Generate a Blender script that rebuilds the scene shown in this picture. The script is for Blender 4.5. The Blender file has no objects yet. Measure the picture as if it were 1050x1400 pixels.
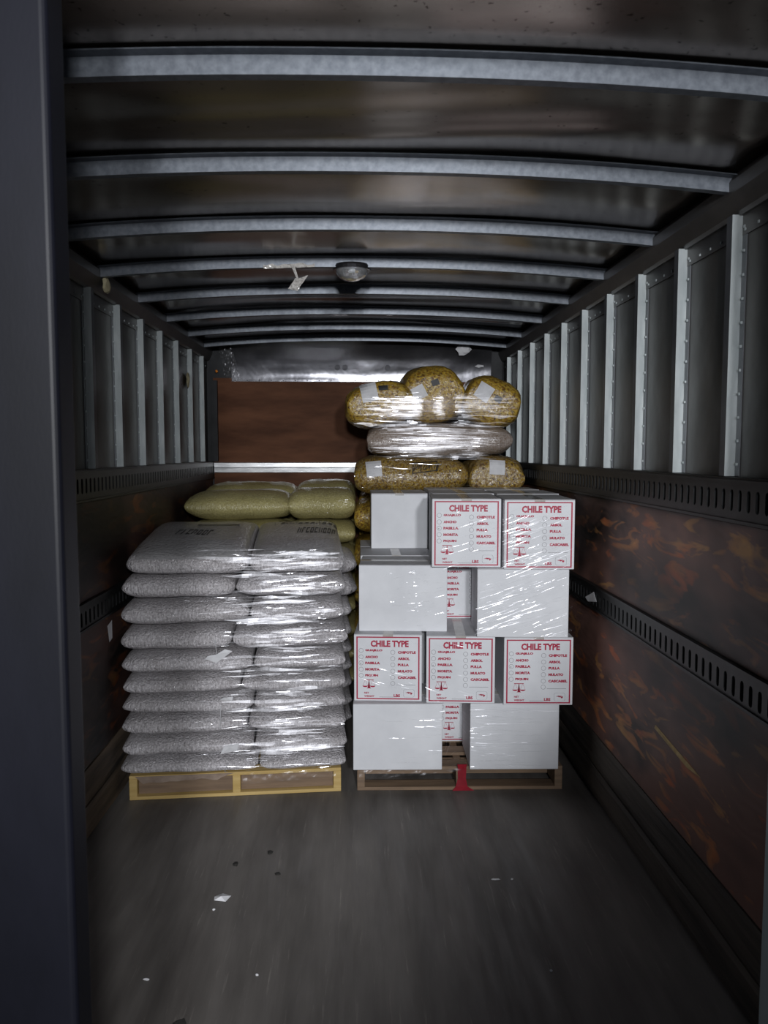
import bpy, math, random
from mathutils import Vector, Matrix, noise, Euler
random.seed(7)
R = math.radians
scene = bpy.context.scene
C = scene.collection

# ------------------------------------------------------------------ camera
F_PX, CAM_H = 1080.0, 1.68
cam_d = bpy.data.cameras.new('camera'); cam = bpy.data.objects.new('camera', cam_d); C.objects.link(cam)
cam_d.sensor_fit = 'VERTICAL'; cam_d.sensor_height = 36.0; cam_d.lens = 36.0 * F_PX / 1400.0
d_ = Vector(((490 - 525) / F_PX, (617 - 700) / F_PX, 1)).normalized()      # truck axis in camera axes (x right, y down)
u_ = Vector((0, -1, d_.y / d_.z)).normalized(); r_ = d_.cross(u_).normalized()
# world axes in camera axes -> camera axes in world
right = Vector((r_.x, d_.x, u_.x)); down = Vector((r_.y, d_.y, u_.y)); fwd = Vector((r_.z, d_.z, u_.z))
m = Matrix((right, -down, -fwd)).transposed()
cam.matrix_world = Matrix.Translation((0, 0, CAM_H)) @ m.to_4x4()
cam_d.clip_start = 0.02; cam_d.clip_end = 60
cam_d.dof.use_dof = True; cam_d.dof.focus_distance = 4.2; cam_d.dof.aperture_fstop = 7.0
scene.camera = cam
scene.cycles.transparent_max_bounces = 64          # many layers of clear film

# ------------------------------------------------------------------ light
scene.view_settings.view_transform = 'Standard'; scene.view_settings.look = 'None'
scene.view_settings.gamma = 1.0; scene.view_settings.use_curve_mapping = False
scene.view_settings.exposure = 0.0
w = bpy.data.worlds.new('dock'); scene.world = w; w.use_nodes = True
w.node_tree.nodes['Background'].inputs[0].default_value = (0.70, 0.80, 1.0, 1)
w.node_tree.nodes['Background'].inputs[1].default_value = 0.12

def spot(name, loc, axis, power, cone, blend, radius, col):
    l = bpy.data.lights.new(name, 'SPOT'); l.spot_size = R(cone); l.spot_blend = blend; l.shadow_soft_size = radius; l.energy = power; l.color = col
    o = bpy.data.objects.new(name, l); C.objects.link(o); o.location = loc; o.rotation_euler = Vector(axis).to_track_quat('-Z', 'Y').to_euler()
    return o
# two dock lamps on the loading side, tilted up-left to darken the lower right floor
spot('dock_lamp', (0.0, -2.0, 2.25), (-.534, .737, .416), 500, 125, .14, .12, (0.95, 0.97, 1.0))
spot('dock_lamp', (0.55, -2.0, 2.30), (-.534, .737, .416), 500, 125, .14, .12, (0.95, 0.97, 1.0))

# ------------------------------------------------------------------ materials
def new_mat(name):
    m = bpy.data.materials.new(name); m.use_nodes = True
    nt = m.node_tree; b = nt.nodes['Principled BSDF']
    return m, nt, b
def nd(nt, t, **kw):
    n = nt.nodes.new(t)
    for k, v in kw.items(): setattr(n, k, v)
    return n
def coords(nt, scale=(1, 1, 1), kind='Object', rnd=False):
    tc = nd(nt, 'ShaderNodeTexCoord'); mp = nd(nt, 'ShaderNodeMapping')
    mp.inputs['Scale'].default_value = scale
    nt.links.new(tc.outputs[kind], mp.inputs['Vector'])
    if rnd:
        oi = nd(nt, 'ShaderNodeObjectInfo'); ml = nd(nt, 'ShaderNodeMath', operation='MULTIPLY'); ml.inputs[1].default_value = 37.0
        nt.links.new(oi.outputs['Random'], ml.inputs[0]); nt.links.new(ml.outputs[0], mp.inputs['Location'])
    return mp.outputs['Vector']
def noise_tex(nt, vec, scale, detail=4, rough=.55, dist=0.0):
    n = nd(nt, 'ShaderNodeTexNoise'); n.inputs['Scale'].default_value = scale; n.inputs['Detail'].default_value = detail
    n.inputs['Roughness'].default_value = rough; n.inputs['Distortion'].default_value = dist
    nt.links.new(vec, n.inputs['Vector']); return n.outputs['Fac']
def ramp(nt, fac, stops):
    r = nd(nt, 'ShaderNodeValToRGB'); e = r.color_ramp.elements
    while len(e) < len(stops): e.new(0.5)
    for i, (p, c) in enumerate(stops): e[i].position = p; e[i].color = (*c, 1)
    nt.links.new(fac, r.inputs['Fac']); return r.outputs['Color']
def mix(nt, fac, a, b, blend='MIX'):
    n = nd(nt, 'ShaderNodeMix', data_type='RGBA', blend_type=blend)
    if isinstance(fac, (int, float)): n.inputs[0].default_value = fac
    else: nt.links.new(fac, n.inputs[0])
    for i, x in ((6, a), (7, b)):
        if isinstance(x, tuple): n.inputs[i].default_value = (*x, 1)
        else: nt.links.new(x, n.inputs[i])
    return n.outputs[2]
def bump(nt, b, fac, strength, dist=0.01, prev=None):
    n = nd(nt, 'ShaderNodeBump'); n.inputs['Strength'].default_value = strength; n.inputs['Distance'].default_value = dist
    nt.links.new(fac, n.inputs['Height'])
    if prev is not None: nt.links.new(prev, n.inputs['Normal'])
    if b is not None: nt.links.new(n.outputs[0], b.inputs['Normal'])
    return n.outputs[0]
def simple(name, ca, cb, rough, metal=0.0, scale=8, stretch=(1, 1, 1), bmp=0.0, bscale=60, bstretch=None, bdist=.002, spec=.5, rnd=False, lo=.35, hi=.65, coat=0):
    m, nt, b = new_mat(name)
    v = coords(nt, stretch, rnd=rnd)
    nt.links.new(ramp(nt, noise_tex(nt, v, scale, 5), [(lo, ca), (hi, cb)]), b.inputs['Base Color'])
    b.inputs['Roughness'].default_value = rough; b.inputs['Metallic'].default_value = metal
    b.inputs['Specular IOR Level'].default_value = spec; b.inputs['Coat Weight'].default_value = coat; b.inputs['Coat Roughness'].default_value = .15
    if bmp:
        v2 = coords(nt, bstretch or stretch, rnd=rnd)
        bump(nt, b, noise_tex(nt, v2, bscale, 3), bmp, bdist)
    return m

def mat_floor():
    m, nt, b = new_mat('floor_wood')
    v = coords(nt, (9, .9, 1)); big = coords(nt, (1.6, .5, 1)); fine = coords(nt, (60, 3, 1))
    c1 = ramp(nt, noise_tex(nt, v, 1.0, 6, .6, .3), [(.30, (.13, .119, .110)), (.70, (.235, .219, .203))])
    c2 = ramp(nt, noise_tex(nt, big, 1.2, 4), [(.35, (.52, .51, .51)), (.62, (1, 1, 1))])
    c = mix(nt, 1.0, c1, c2, 'MULTIPLY')
    sp = ramp(nt, noise_tex(nt, fine, 1.0, 4, .7), [(.60, (0, 0, 0)), (.78, (.12, .112, .10))])
    c = mix(nt, 1.0, c, sp, 'ADD')
    nt.links.new(c, b.inputs['Base Color'])
    nt.links.new(ramp(nt, noise_tex(nt, v, 2.0, 4), [(.3, (.42,) * 3), (.7, (.66,) * 3)]), b.inputs['Roughness'])
    b.inputs['Specular IOR Level'].default_value = .35
    bump(nt, b, noise_tex(nt, fine, 1.0, 3), .25, .002)
    return m
def mat_ply(name, bright=1.0, seed=0.0, red=1.0):
    m, nt, b = new_mat(name)
    tc = nd(nt, 'ShaderNodeTexCoord'); mp = nd(nt, 'ShaderNodeMapping'); mp.inputs['Location'].default_value = (seed, seed * .7, seed * .3)
    mp.inputs['Scale'].default_value = (1, 1, 1.9); nt.links.new(tc.outputs['Object'], mp.inputs['Vector']); v = mp.outputs['Vector']
    big = noise_tex(nt, v, 1.6, 3, .5); mp2 = nd(nt, 'ShaderNodeMapping'); mp2.inputs['Scale'].default_value = (1, .5, 1.0); nt.links.new(v, mp2.inputs['Vector']); vp = mp2.outputs['Vector']
    wv = nd(nt, 'ShaderNodeTexWave', wave_type='BANDS', bands_direction='Z'); wv.inputs['Scale'].default_value = 3.1; wv.inputs['Distortion'].default_value = 22
    wv.inputs['Detail'].default_value = 3; wv.inputs['Detail Scale'].default_value = .7; nt.links.new(v, wv.inputs['Vector'])
    grain = ramp(nt, wv.outputs['Fac'], [(.25, (.012, .010, .009)), (.9, (.052, .034, .026))])
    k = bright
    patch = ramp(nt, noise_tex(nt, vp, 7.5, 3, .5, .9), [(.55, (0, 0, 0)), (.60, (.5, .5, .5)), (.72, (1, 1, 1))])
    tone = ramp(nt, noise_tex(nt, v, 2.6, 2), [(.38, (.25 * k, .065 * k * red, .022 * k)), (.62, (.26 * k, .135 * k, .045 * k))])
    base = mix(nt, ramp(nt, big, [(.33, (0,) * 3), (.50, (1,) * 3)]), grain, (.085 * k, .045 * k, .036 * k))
    c = mix(nt, patch, base, tone)
    dark = ramp(nt, noise_tex(nt, v, 1.1, 3), [(.40, (.16, .16, .17)), (.60, (1, 1, 1))])
    c = mix(nt, 1.0, c, dark, 'MULTIPLY')
    nt.links.new(c, b.inputs['Base Color'])
    b.inputs['Roughness'].default_value = .5; b.inputs['Specular IOR Level'].default_value = .35
    bump(nt, b, wv.outputs['Fac'], .12, .003)
    return m
def mat_ceiling():
    m, nt, b = new_mat('roof_sheet')
    v = coords(nt, (1, 1, 1)); v2 = coords(nt, (.7, 2.2, 1))
    c = ramp(nt, noise_tex(nt, v2, 2.2, 5), [(.3, (.20, .172, .15)), (.7, (.33, .285, .25))])
    sp = ramp(nt, noise_tex(nt, v, 55, 3, .6), [(.30, (.25, .22, .2)), (.36, (1, 1, 1))])
    nt.links.new(mix(nt, 1.0, c, sp, 'MULTIPLY'), b.inputs['Base Color'])
    b.inputs['Metallic'].default_value = .96
    b.inputs['Roughness'].default_value = .21
    n1 = bump(nt, None, noise_tex(nt, v2, .8, 1, .3, .8), .55, .08)
    bump(nt, b, noise_tex(nt, v, 90, 2), .08, .001, n1)
    return m
def mat_sack(name, ca, cb, rough, lump=70, strength=.7, film=.5, fstretch=(3, 3, 130)):
    # plastic skin crinkled over beans, under tight horizontal wrap wrinkles
    m, nt, b = new_mat(name)
    v = coords(nt, (1, 1, 1), rnd=True); vs = coords(nt, fstretch, rnd=True); vd = coords(nt, (1.25, 1, .40), rnd=True)
    c = ramp(nt, noise_tex(nt, v, 95, 4, .7), [(.30, ca), (.66, cb)])
    c = mix(nt, 1.0, c, ramp(nt, noise_tex(nt, v, 5, 3), [(.3, (.78, .77, .76)), (.7, (1, 1, 1))]), 'MULTIPLY')
    nt.links.new(c, b.inputs['Base Color'])
    b.inputs['Roughness'].default_value = rough; b.inputs['Specular IOR Level'].default_value = .6
    b.inputs['Coat Weight'].default_value = .9; b.inputs['Coat Roughness'].default_value = .16
    n1 = bump(nt, None, noise_tex(nt, vd, lump, 3, .6, .4), strength, .022)
    n2 = bump(nt, None, noise_tex(nt, vs, 1.0, 3, .6), film, .006, n1)
    nt.links.new(n2, b.inputs['Normal']); nt.links.new(n2, b.inputs['Coat Normal'])
    return m
def mat_film(name, refl, rough, col=(.95, .95, 1.0)):
    # thin clear film: passes most light straight on, mirrors a little
    m, nt, b = new_mat(name); nt.nodes.remove(b)
    out = nt.nodes['Material Output']; t = nd(nt, 'ShaderNodeBsdfTransparent'); g = nd(nt, 'ShaderNodeBsdfGlossy')
    t.inputs['Color'].default_value = (1 - refl * .35,) * 3 + (1,)
    g.inputs['Color'].default_value = tuple(refl * c for c in col) + (1,); g.inputs['Roughness'].default_value = rough
    ad = nd(nt, 'ShaderNodeAddShader'); nt.links.new(t.outputs[0], ad.inputs[0]); nt.links.new(g.outputs[0], ad.inputs[1]); nt.links.new(ad.outputs[0], out.inputs['Surface'])
    return m
def mat_chile(name, pale=(.40, .31, .085), k=1.0):
    m, nt, b = new_mat(name)
    v = coords(nt, (1, 1, 1), rnd=True); vs = coords(nt, (1.6, 1, 1), rnd=True)
    vo = nd(nt, 'ShaderNodeTexVoronoi'); vo.inputs['Scale'].default_value = 85; nt.links.new(vs, vo.inputs['Vector'])
    c = ramp(nt, vo.outputs['Color'], [(.12, (.07 * k, .028 * k, .008 * k)), (.40, (.27 * k, .14 * k, .018 * k)), (.75, (.48 * k, .31 * k, .035 * k))])
    c = mix(nt, ramp(nt, noise_tex(nt, v, 60, 3, .7), [(.45, (0,) * 3), (.7, (.75,) * 3)]), c, pale)
    nt.links.new(c, b.inputs['Base Color']); b.inputs['Roughness'].default_value = .4
    b.inputs['Coat Weight'].default_value = .6; b.inputs['Coat Roughness'].default_value = .18
    n1 = bump(nt, b, noise_tex(nt, v, 30, 4, .6, .6), .8, .012)
    nt.links.new(n1, b.inputs['Coat Normal'])
    return m

MT = {}
MT['floor'] = mat_floor()
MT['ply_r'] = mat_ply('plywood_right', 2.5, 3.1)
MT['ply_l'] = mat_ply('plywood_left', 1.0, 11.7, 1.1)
MT['plank'] = simple('kick_plank_wood', (.018, .015, .013), (.085, .070, .055), .7, scale=1.0, stretch=(14, 1.3, 14), bmp=.5, bscale=1, bstretch=(40, 3, 60), bdist=.006)
MT['plank_l'] = simple('kick_plank_wood_brown', (.03, .024, .019), (.17, .125, .085), .7, scale=1.0, stretch=(14, 1.3, 14), bmp=.5, bscale=1, bstretch=(40, 3, 60), bdist=.006)
MT['ceiling'] = mat_ceiling()
MT['galv'] = simple('galvanised_steel', (.075, .084, .10), (.12, .132, .152), .40, .5, scale=45, bmp=.05, bscale=80)
MT['alu'] = simple('aluminium_post', (.24, .265, .27), (.34, .365, .37), .40, .6, scale=5, stretch=(4, 4, 1), bmp=.05, bscale=60)
MT['post_shade'] = simple('post_side_shade', (.07, .074, .082), (.11, .115, .125), .45, .5, scale=6)  # darker copy of the post metal, dim look of inward faces painted in
MT['skin'] = simple('side_skin', (.020, .016, .013), (.046, .037, .030), .42, .1, spec=.3, scale=2.2, bmp=.12, bscale=6, bdist=.02)
MT['rail'] = simple('top_rail_steel', (.04, .038, .037), (.085, .08, .077), .45, .5, scale=3, stretch=(2, 1, 2), bmp=.1, bscale=20)
MT['etrack'] = simple('black_track_steel', (.007, .0075, .008), (.018, .019, .020), .42, .2, spec=.3, scale=20, bmp=.05)
MT['back_ply'] = simple('bulkhead_plywood', (.075, .029, .014), (.15, .062, .031), .6, spec=.12, scale=1.6, stretch=(1.2, 1, 5), bmp=.15, bscale=1, bstretch=(3, 3, 60), bdist=.003)
MT['header'] = simple('header_plate_steel', (.15, .15, .165), (.24, .24, .26), .22, .95, scale=4, bmp=.15, bscale=5, bdist=.02)
MT['bar'] = simple('bulkhead_bar_aluminium', (.52, .53, .54), (.80, .81, .82), .35, .6, scale=1.0, stretch=(8, 8, 60), bmp=.1, bscale=1, bstretch=(6, 6, 90))
MT['corner'] = simple('corner_post_steel', (.008, .0085, .010), (.02, .021, .024), .5, .2, spec=.3, scale=6)
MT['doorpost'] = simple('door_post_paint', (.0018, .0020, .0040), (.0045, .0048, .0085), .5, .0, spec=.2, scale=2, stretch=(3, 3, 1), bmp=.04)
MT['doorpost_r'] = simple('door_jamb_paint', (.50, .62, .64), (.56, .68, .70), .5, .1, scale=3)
MT['carton'] = simple('white_carton', (.66, .67, .70), (.74, .75, .78), .55, scale=6, bmp=.08, bscale=90, bdist=.001, rnd=True)
MT['kraft'] = simple('carton_flap_grey', (.46, .46, .48), (.56, .56, .58), .6, scale=8, rnd=True)
MT['tape'] = simple('clear_tape', (.40, .38, .36), (.50, .48, .46), .18, scale=20)
MT['red'] = simple('red_print', (.36, .010, .045), (.42, .014, .055), .5, scale=30)
MT['grey'] = simple('grey_print', (.16, .15, .17), (.22, .21, .23), .5, scale=30)
MT['pallet_y'] = simple('new_pallet_pine', (.46, .31, .10), (.58, .42, .17), .6, scale=1.0, stretch=(3, 30, 30), bmp=.15, bscale=1, bstretch=(4, 60, 60))
MT['pallet_b'] = simple('old_pallet_wood', (.15, .10, .065), (.26, .175, .11), .7, scale=1.0, stretch=(3, 30, 30), bmp=.2, bscale=1, bstretch=(4, 60, 60))
MT['card'] = simple('brown_slip_sheet', (.20, .145, .11), (.29, .22, .17), .7, scale=14, bmp=.2, bscale=30)
MT['sack'] = mat_sack('clear_sack_pale_beans', (.40, .375, .385), (.80, .77, .80), .38, lump=85, strength=.9)
MT['sack_top'] = mat_sack('grey_printed_sack', (.30, .295, .305), (.46, .455, .465), .42, lump=40, strength=.35, film=.35, fstretch=(4, 60, 60))
MT['bean'] = mat_sack('clear_sack_yellow_beans', (.32, .275, .10), (.58, .52, .24), .42, lump=90, strength=.5, film=.2)
MT['chile'] = mat_chile('dried_chile_sack')
MT['chile_b'] = mat_chile('brown_chile_sack', (.40, .33, .20), .75)
MT['chile_w'] = mat_sack('wrapped_chile_sack', (.22, .15, .10), (.50, .44, .41), .40, lump=35, strength=.5, film=.7, fstretch=(3, 3, 90))
MT['film'] = mat_film('stretch_film', .16, .20)
MT['film2'] = mat_film('stretch_film_soft', .11, .40)
MT['paper'] = simple('white_paper', (.62, .62, .64), (.72, .72, .74), .7, scale=20)
MT['ink'] = simple('black_ink', (.012, .012, .013), (.025, .025, .026), .5, scale=20)
MT['redtape'] = simple('red_tape', (.22, .008, .018), (.32, .014, .028), .3, scale=25, bmp=.2, bscale=40)
MT['foam'] = simple('yellowed_foam', (.36, .32, .20), (.46, .41, .27), .8, scale=40, bmp=.4, bscale=60)
MT['amber'] = simple('amber_lens', (.75, .22, .03), (.85, .30, .05), .2, scale=20)
MT['dirt'] = simple('dark_debris', (.012, .011, .010), (.03, .028, .025), .8, scale=40)
mg, nt, b = new_mat('clear_lens'); b.inputs['Base Color'].default_value = (.9, .92, .95, 1); b.inputs['Roughness'].default_value = .08; b.inputs['Transmission Weight'].default_value = .85
bump(nt, b, noise_tex(nt, coords(nt), 60, 2), .3, .004); MT['lens'] = mg

# ------------------------------------------------------------------ mesh helpers
class MB:
    def __init__(s): s.v = []; s.f = []; s.mi = []
    def quad(s, a, b, c, d, mi=0):
        n = len(s.v); s.v += [tuple(a), tuple(b), tuple(c), tuple(d)]; s.f.append((n, n + 1, n + 2, n + 3)); s.mi.append(mi)
    def box(s, x0, x1, y0, y1, z0, z1, mi=0):
        n = len(s.v)
        s.v += [(x0, y0, z0), (x1, y0, z0), (x1, y1, z0), (x0, y1, z0), (x0, y0, z1), (x1, y0, z1), (x1, y1, z1), (x0, y1, z1)]
        for q in ((0, 3, 2, 1), (4, 5, 6, 7), (0, 1, 5, 4), (1, 2, 6, 5), (2, 3, 7, 6), (3, 0, 4, 7)):
            s.f.append(tuple(n + i for i in q)); s.mi.append(mi)
    def prism(s, prof, y0, y1, axis='y', mi=0):          # closed profile of (x,z) swept along y
        n = len(s.v); k = len(prof)
        for y in (y0, y1): s.v += [(p[0], y, p[1]) if axis == 'y' else (y, p[0], p[1]) for p in prof]
        for i in range(k):
            j = (i + 1) % k; s.f.append((n + i, n + j, n + k + j, n + k + i)); s.mi.append(mi)
        s.f.append(tuple(n + i for i in range(k))[::-1]); s.f.append(tuple(n + k + i for i in range(k))); s.mi += [mi, mi]
    def disc(s, c, r, ax, ay, k=16, mi=0):
        n = len(s.v); c, ax, ay = Vector(c), Vector(ax), Vector(ay)
        s.v += [tuple(c + ax * r * math.cos(2 * math.pi * i / k) + ay * r * math.sin(2 * math.pi * i / k)) for i in range(k)]
        s.f.append(tuple(range(n, n + k))); s.mi.append(mi)
    def ring(s, c, r, wd, ax, ay, k=20, mi=0):
        c, ax, ay = Vector(c), Vector(ax), Vector(ay)
        P = lambda rr, i: c + ax * rr * math.cos(2 * math.pi * i / k) + ay * rr * math.sin(2 * math.pi * i / k)
        for i in range(k): s.quad(P(r - wd, i), P(r, i), P(r, i + 1), P(r - wd, i + 1), mi)
    def mesh(s, name, mats, smooth=False, bevel=0):
        me = bpy.data.meshes.new(name); me.from_pydata(s.v, [], s.f)
        for mm in (mats if isinstance(mats, (list, tuple)) else [mats]): me.materials.append(mm)
        if any(s.mi): me.polygons.foreach_set('material_index', s.mi)
        if smooth: me.polygons.foreach_set('use_smooth', [True] * len(me.polygons))
        me.update(); return me
    def obj(s, name, mats, parent=None, smooth=False, bevel=0, seg=2):
        o = bpy.data.objects.new(name, s.mesh(name, mats, smooth)); C.objects.link(o)
        if parent: o.parent = parent
        if bevel:
            bv = o.modifiers.new('bevel', 'BEVEL'); bv.width = bevel; bv.segments = seg; bv.limit_method = 'ANGLE'
        return o
def link(name, me, parent=None, loc=(0, 0, 0), rz=0, scale=None, rot=None):
    o = bpy.data.objects.new(name, me); C.objects.link(o); o.parent = parent; o.location = loc
    o.rotation_euler = rot if rot else (0, 0, rz)
    if scale: o.scale = scale
    return o
def empty(name, loc, rz=0):
    o = bpy.data.objects.new(name, None); C.objects.link(o); o.location = loc; o.rotation_euler = (0, 0, rz); o.empty_display_size = .1; return o
def tag(o, label, cat, group=None):
    o['label'] = label; o['category'] = cat
    if group: o['group'] = group
    return o
def struct(o, label):
    o['kind'] = 'structure'; o['label'] = label; return o
def fnoise(x, y, z): return noise.noise(Vector((x, y, z)))

# ------------------------------------------------------------------ the truck box (X right, Y into the truck, Z up; camera at 0,0,1.68)
XL, XR, YB = -1.17, 1.14, 6.40
Y0 = 1.05
b = MB(); b.box(-4, 4, -2.5, YB + .1, -.12, 0)
floor = struct(b.obj('floor', MT['floor']), 'dark scuffed wooden truck floor with grey streaks')

def e_track(name, X, inw, z0, z1, s0, s1, parent, lip, ya, yb):
    """Pressed steel rail with a row of vertical slots really open over a dark channel."""
    b = MB(); p = .0525; n = int((yb - ya) / p); t = .012 * 1
    xf = X + inw * .012; xb = X - inw * .010
    y = ya
    b.quad((xf, ya, z0), (xf, yb, z0), (xf, yb, s0), (xf, ya, s0)); b.quad((xf, ya, s1), (xf, yb, s1), (xf, yb, z1), (xf, ya, z1))
    for k in range(n):
        a, c = ya + k * p, ya + k * p + .031; e = ya + (k + 1) * p
        b.quad((xf, a, s0), (xf, c, s0), (xf, c, s1), (xf, a, s1))
        # slot: rounded ends and walls
        m_ = (c + e) / 2; r = (e - c) / 2; pts = []
        for i in range(5): pts.append((m_ - r * math.cos(math.pi * i / 4), s1 - r + r * math.sin(math.pi * i / 4)))
        for i in range(5): pts.append((m_ + r * math.cos(math.pi * i / 4), s0 + r - r * math.sin(math.pi * i / 4)))
        for i in range(10):
            q, s = pts[i], pts[(i + 1) % 10]
            b.quad((xf, *q), (xf, *s), (xb, *s), (xb, *q))
        b.quad((xf, c, s1), (xf, *pts[0]), (xf, *pts[1]), (xf, *pts[2])); b.quad((xf, e, s1), (xf, *pts[2]), (xf, *pts[3]), (xf, *pts[4]))
        b.quad((xf, c, s0), (xf, *pts[9]), (xf, *pts[8]), (xf, *pts[7])); b.quad((xf, e, s0), (xf, *pts[7]), (xf, *pts[6]), (xf, *pts[5]))
    b.quad((xb, ya, z0), (xb, yb, z0), (xb, yb, z1), (xb, ya, z1))
    b.quad((xb, ya, z1), (xb, yb, z1), (xf, yb, z1), (xf, ya, z1)); b.quad((xb, ya, z0), (xb, yb, z0), (xf, yb, z0), (xf, ya, z0))
    xa, xc = sorted((X + inw * .018, X - inw * .005))
    b.box(xa, xc, ya, yb, z1, z1 + .010)                      # rolled upper edge
    b.box(xa, xc, ya, yb, z0 - .010, z0)
    if lip: xa, xc = sorted((X + inw * .006, X - inw * .04)); b.box(xa, xc, ya, yb, z1 + .010, z1 + .016)
    o = b.obj(name, MT['etrack'], parent); return o

def side_wall(name, X, inw, label, plymat, plankmat, posts, webside):
    sk = X - inw * .036                                       # outer skin, behind the posts
    b = MB(); x0, x1 = sorted((sk, sk - inw * .02)); b.box(x0, x1, Y0, YB, 0, 2.6)
    w_ = struct(b.obj(name, MT['skin']), label)
    def panel(z0, z1, ya, yb, nm='plywood_panel'):
        b = MB(); x0, x1 = sorted((X, X - inw * .03)); b.box(x0, x1, ya, yb, z0, z1); return b.obj(nm, plymat, w_, bevel=.002, seg=1)
    joints = [Y0, 2.35 + (.9 if inw > 0 else 2.1), YB]
    for ya, yb in zip(joints[:-1], joints[1:]):
        panel(1.040, 1.462, ya + .002, yb - .002); panel(.322, .922, ya + .002, yb - .002)
    e_track('e_track', X, inw, 1.475, 1.585, 1.500, 1.566, w_, True, Y0, YB)
    e_track('e_track', X, inw, .932, 1.030, .942, 1.006, w_, False, Y0, YB)
    # two scuffed kick planks with bowed faces
    for z0, z1, e in ((.168, .318, .012), (.024, .164, .018)):
        b = MB(); n = 46; prof = [(-.02, z0), (e * .7, z0 + .004), (e, z0 + .03), (e * .95, z1 - .02), (e * .6, z1), (-.02, z1)]
        for i in range(n):
            for j in range(5):
                q = []
                for (ii, jj) in ((i, j), (i + 1, j), (i + 1, j + 1), (i, j + 1)):
                    y = Y0 + (YB - Y0) * ii / n; px, pz = prof[jj]
                    q.append((X + inw * (px + .006 * fnoise(y * 2.3, pz * 9, e * 50) - .004), y, pz + .005 * fnoise(y * 1.7, jj * 3.1, 4)))
                b.quad(*q)
        b.obj('kick_plank', plankmat, w_)
    # rail along the top: a coved steel member
    b = MB(); prof = [(-.05, 2.395), (-.022, 2.395), (-.012, 2.405), (0, 2.43), (.012, 2.455), (.014, 2.492), (-.03, 2.56), (-.06, 2.56)]
    b.prism([(X + inw * p[0], p[1]) for p in prof], Y0, YB); b.obj('top_rail', MT['rail'], w_)
    b = MB(); x0, x1 = sorted((sk, sk + inw * .004)); b.box(x0, x1, Y0, YB, 2.335, 2.40); b.obj('rail_flange', MT['rail'], w_)
    # hat posts: web toward the tail, inward face and skin flanges with shade painted in
    pb = MB()
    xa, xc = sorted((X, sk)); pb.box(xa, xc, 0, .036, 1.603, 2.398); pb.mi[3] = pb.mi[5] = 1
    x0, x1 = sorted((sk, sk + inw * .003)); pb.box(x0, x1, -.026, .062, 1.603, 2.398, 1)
    pm = pb.mesh('wall_post', [MT['alu'], MT['post_shade']])
    rb = MB()
    for y in posts:
        link('wall_post', pm, w_, (0, y, 0))
        for k in range(11):
            z = 1.64 + k * .072
            for yy in (y - .014,): rb.box(*sorted((sk + inw * .003, sk + inw * .007)), yy - .004, yy + .004, z - .004, z + .004)
    y = Y0
    while y < YB:
        rb.box(*sorted((sk + inw * .004, sk + inw * .007)), y - .004, y + .004, 2.346, 2.354); y += .08
    y = Y0 + .1
    while y < YB:
        for z in (1.4665, 1.0355, .9205): rb.box(*sorted((X, X + inw * .005)), y - .004, y + .004, z - .004, z + .004)
        y += .305
    r = rb.obj('rivet', MT['alu'], w_); r['kind'] = 'stuff'
    return w_
postsR = [1.218 + .406 * k + .0 for k in range(3)] + [2.43 + .406 * k for k in range(10)]
postsL = [3.60 + .421 * k - .036 for k in range(-6, 7)]
wr = side_wall('wall_right', XR, -1, 'right truck side wall of stained plywood, slotted tracks and metal posts', MT['ply_r'], MT['plank'], postsR, 1)
wl = side_wall('wall_left', XL, 1, 'left truck side wall of dark plywood, slotted tracks and metal posts', MT['ply_l'], MT['plank_l'], postsL, 1)

# gouged plywood splinter on the right wall
b = MB(); b.v = [(1.1385, 2.94, .615), (1.1385, 2.60, .585), (1.1385, 2.52, .594), (1.1385, 2.93, .632), (1.131, 2.62, .590)]
b.f = [(0, 1, 4), (1, 2, 4), (2, 3, 4), (3, 0, 4)]; b.mi = [0] * 4
b.obj('wood_splinter', MT['pallet_y'], wr)

# ceiling sheet, crowned, with roof bows
def crown(x): return .052 * (1 - (abs(x) / 1.16) ** 2.2)
b = MB(); nx, ny = 24, 54
for i in range(nx):
    for j in range(ny):
        q = []
        for ii, jj in ((i, j), (i + 1, j), (i + 1, j + 1), (i, j + 1)):
            x = -1.19 + 2.36 * ii / nx; y = Y0 + (YB - Y0) * jj / ny
            q.append((x, y, 2.512 + crown(x) + .006 * fnoise(x * 1.6, y * 1.3, .3)))
        b.quad(*q)
me = b.mesh('ceiling', MT['ceiling'])
import bmesh
bm = bmesh.new(); bm.from_mesh(me); bmesh.ops.remove_doubles(bm, verts=bm.verts, dist=1e-5)
for f in bm.faces: f.smooth = True
bm.to_mesh(me); bm.free()
ceiling = struct(link('ceiling', me), 'dull brownish metal truck roof sheet with galvanised cross bows')
so = ceiling.modifiers.new('thick', 'SOLIDIFY'); so.thickness = .003; so.offset = 1
bow = MB(); n = 26
prof = [(-.030, .044), (-.030, .041), (.0, .041), (.002, 0), (.030, 0), (.032, .041), (.062, .041), (.062, .044)]
for i in range(n):
    xa, xb = XL + (XR - XL) * i / n, XL + (XR - XL) * (i + 1) / n
    for j in range(len(prof) - 1):
        (ya, za), (yb, zb) = prof[j], prof[j + 1]
        bow.quad((xa, ya, 2.462 + crown(xa) + za), (xb, ya, 2.462 + crown(xb) + za), (xb, yb, 2.462 + crown(xb) + zb), (xa, yb, 2.462 + crown(xa) + zb))
bm_ = bow.mesh('roof_bow', MT['galv'])
for y in (1.22, 1.825, 2.43, 3.055, 3.66, 4.27, 4.89, 5.50, 6.06): link('roof_bow', bm_, ceiling, (0, y, 0))

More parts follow.
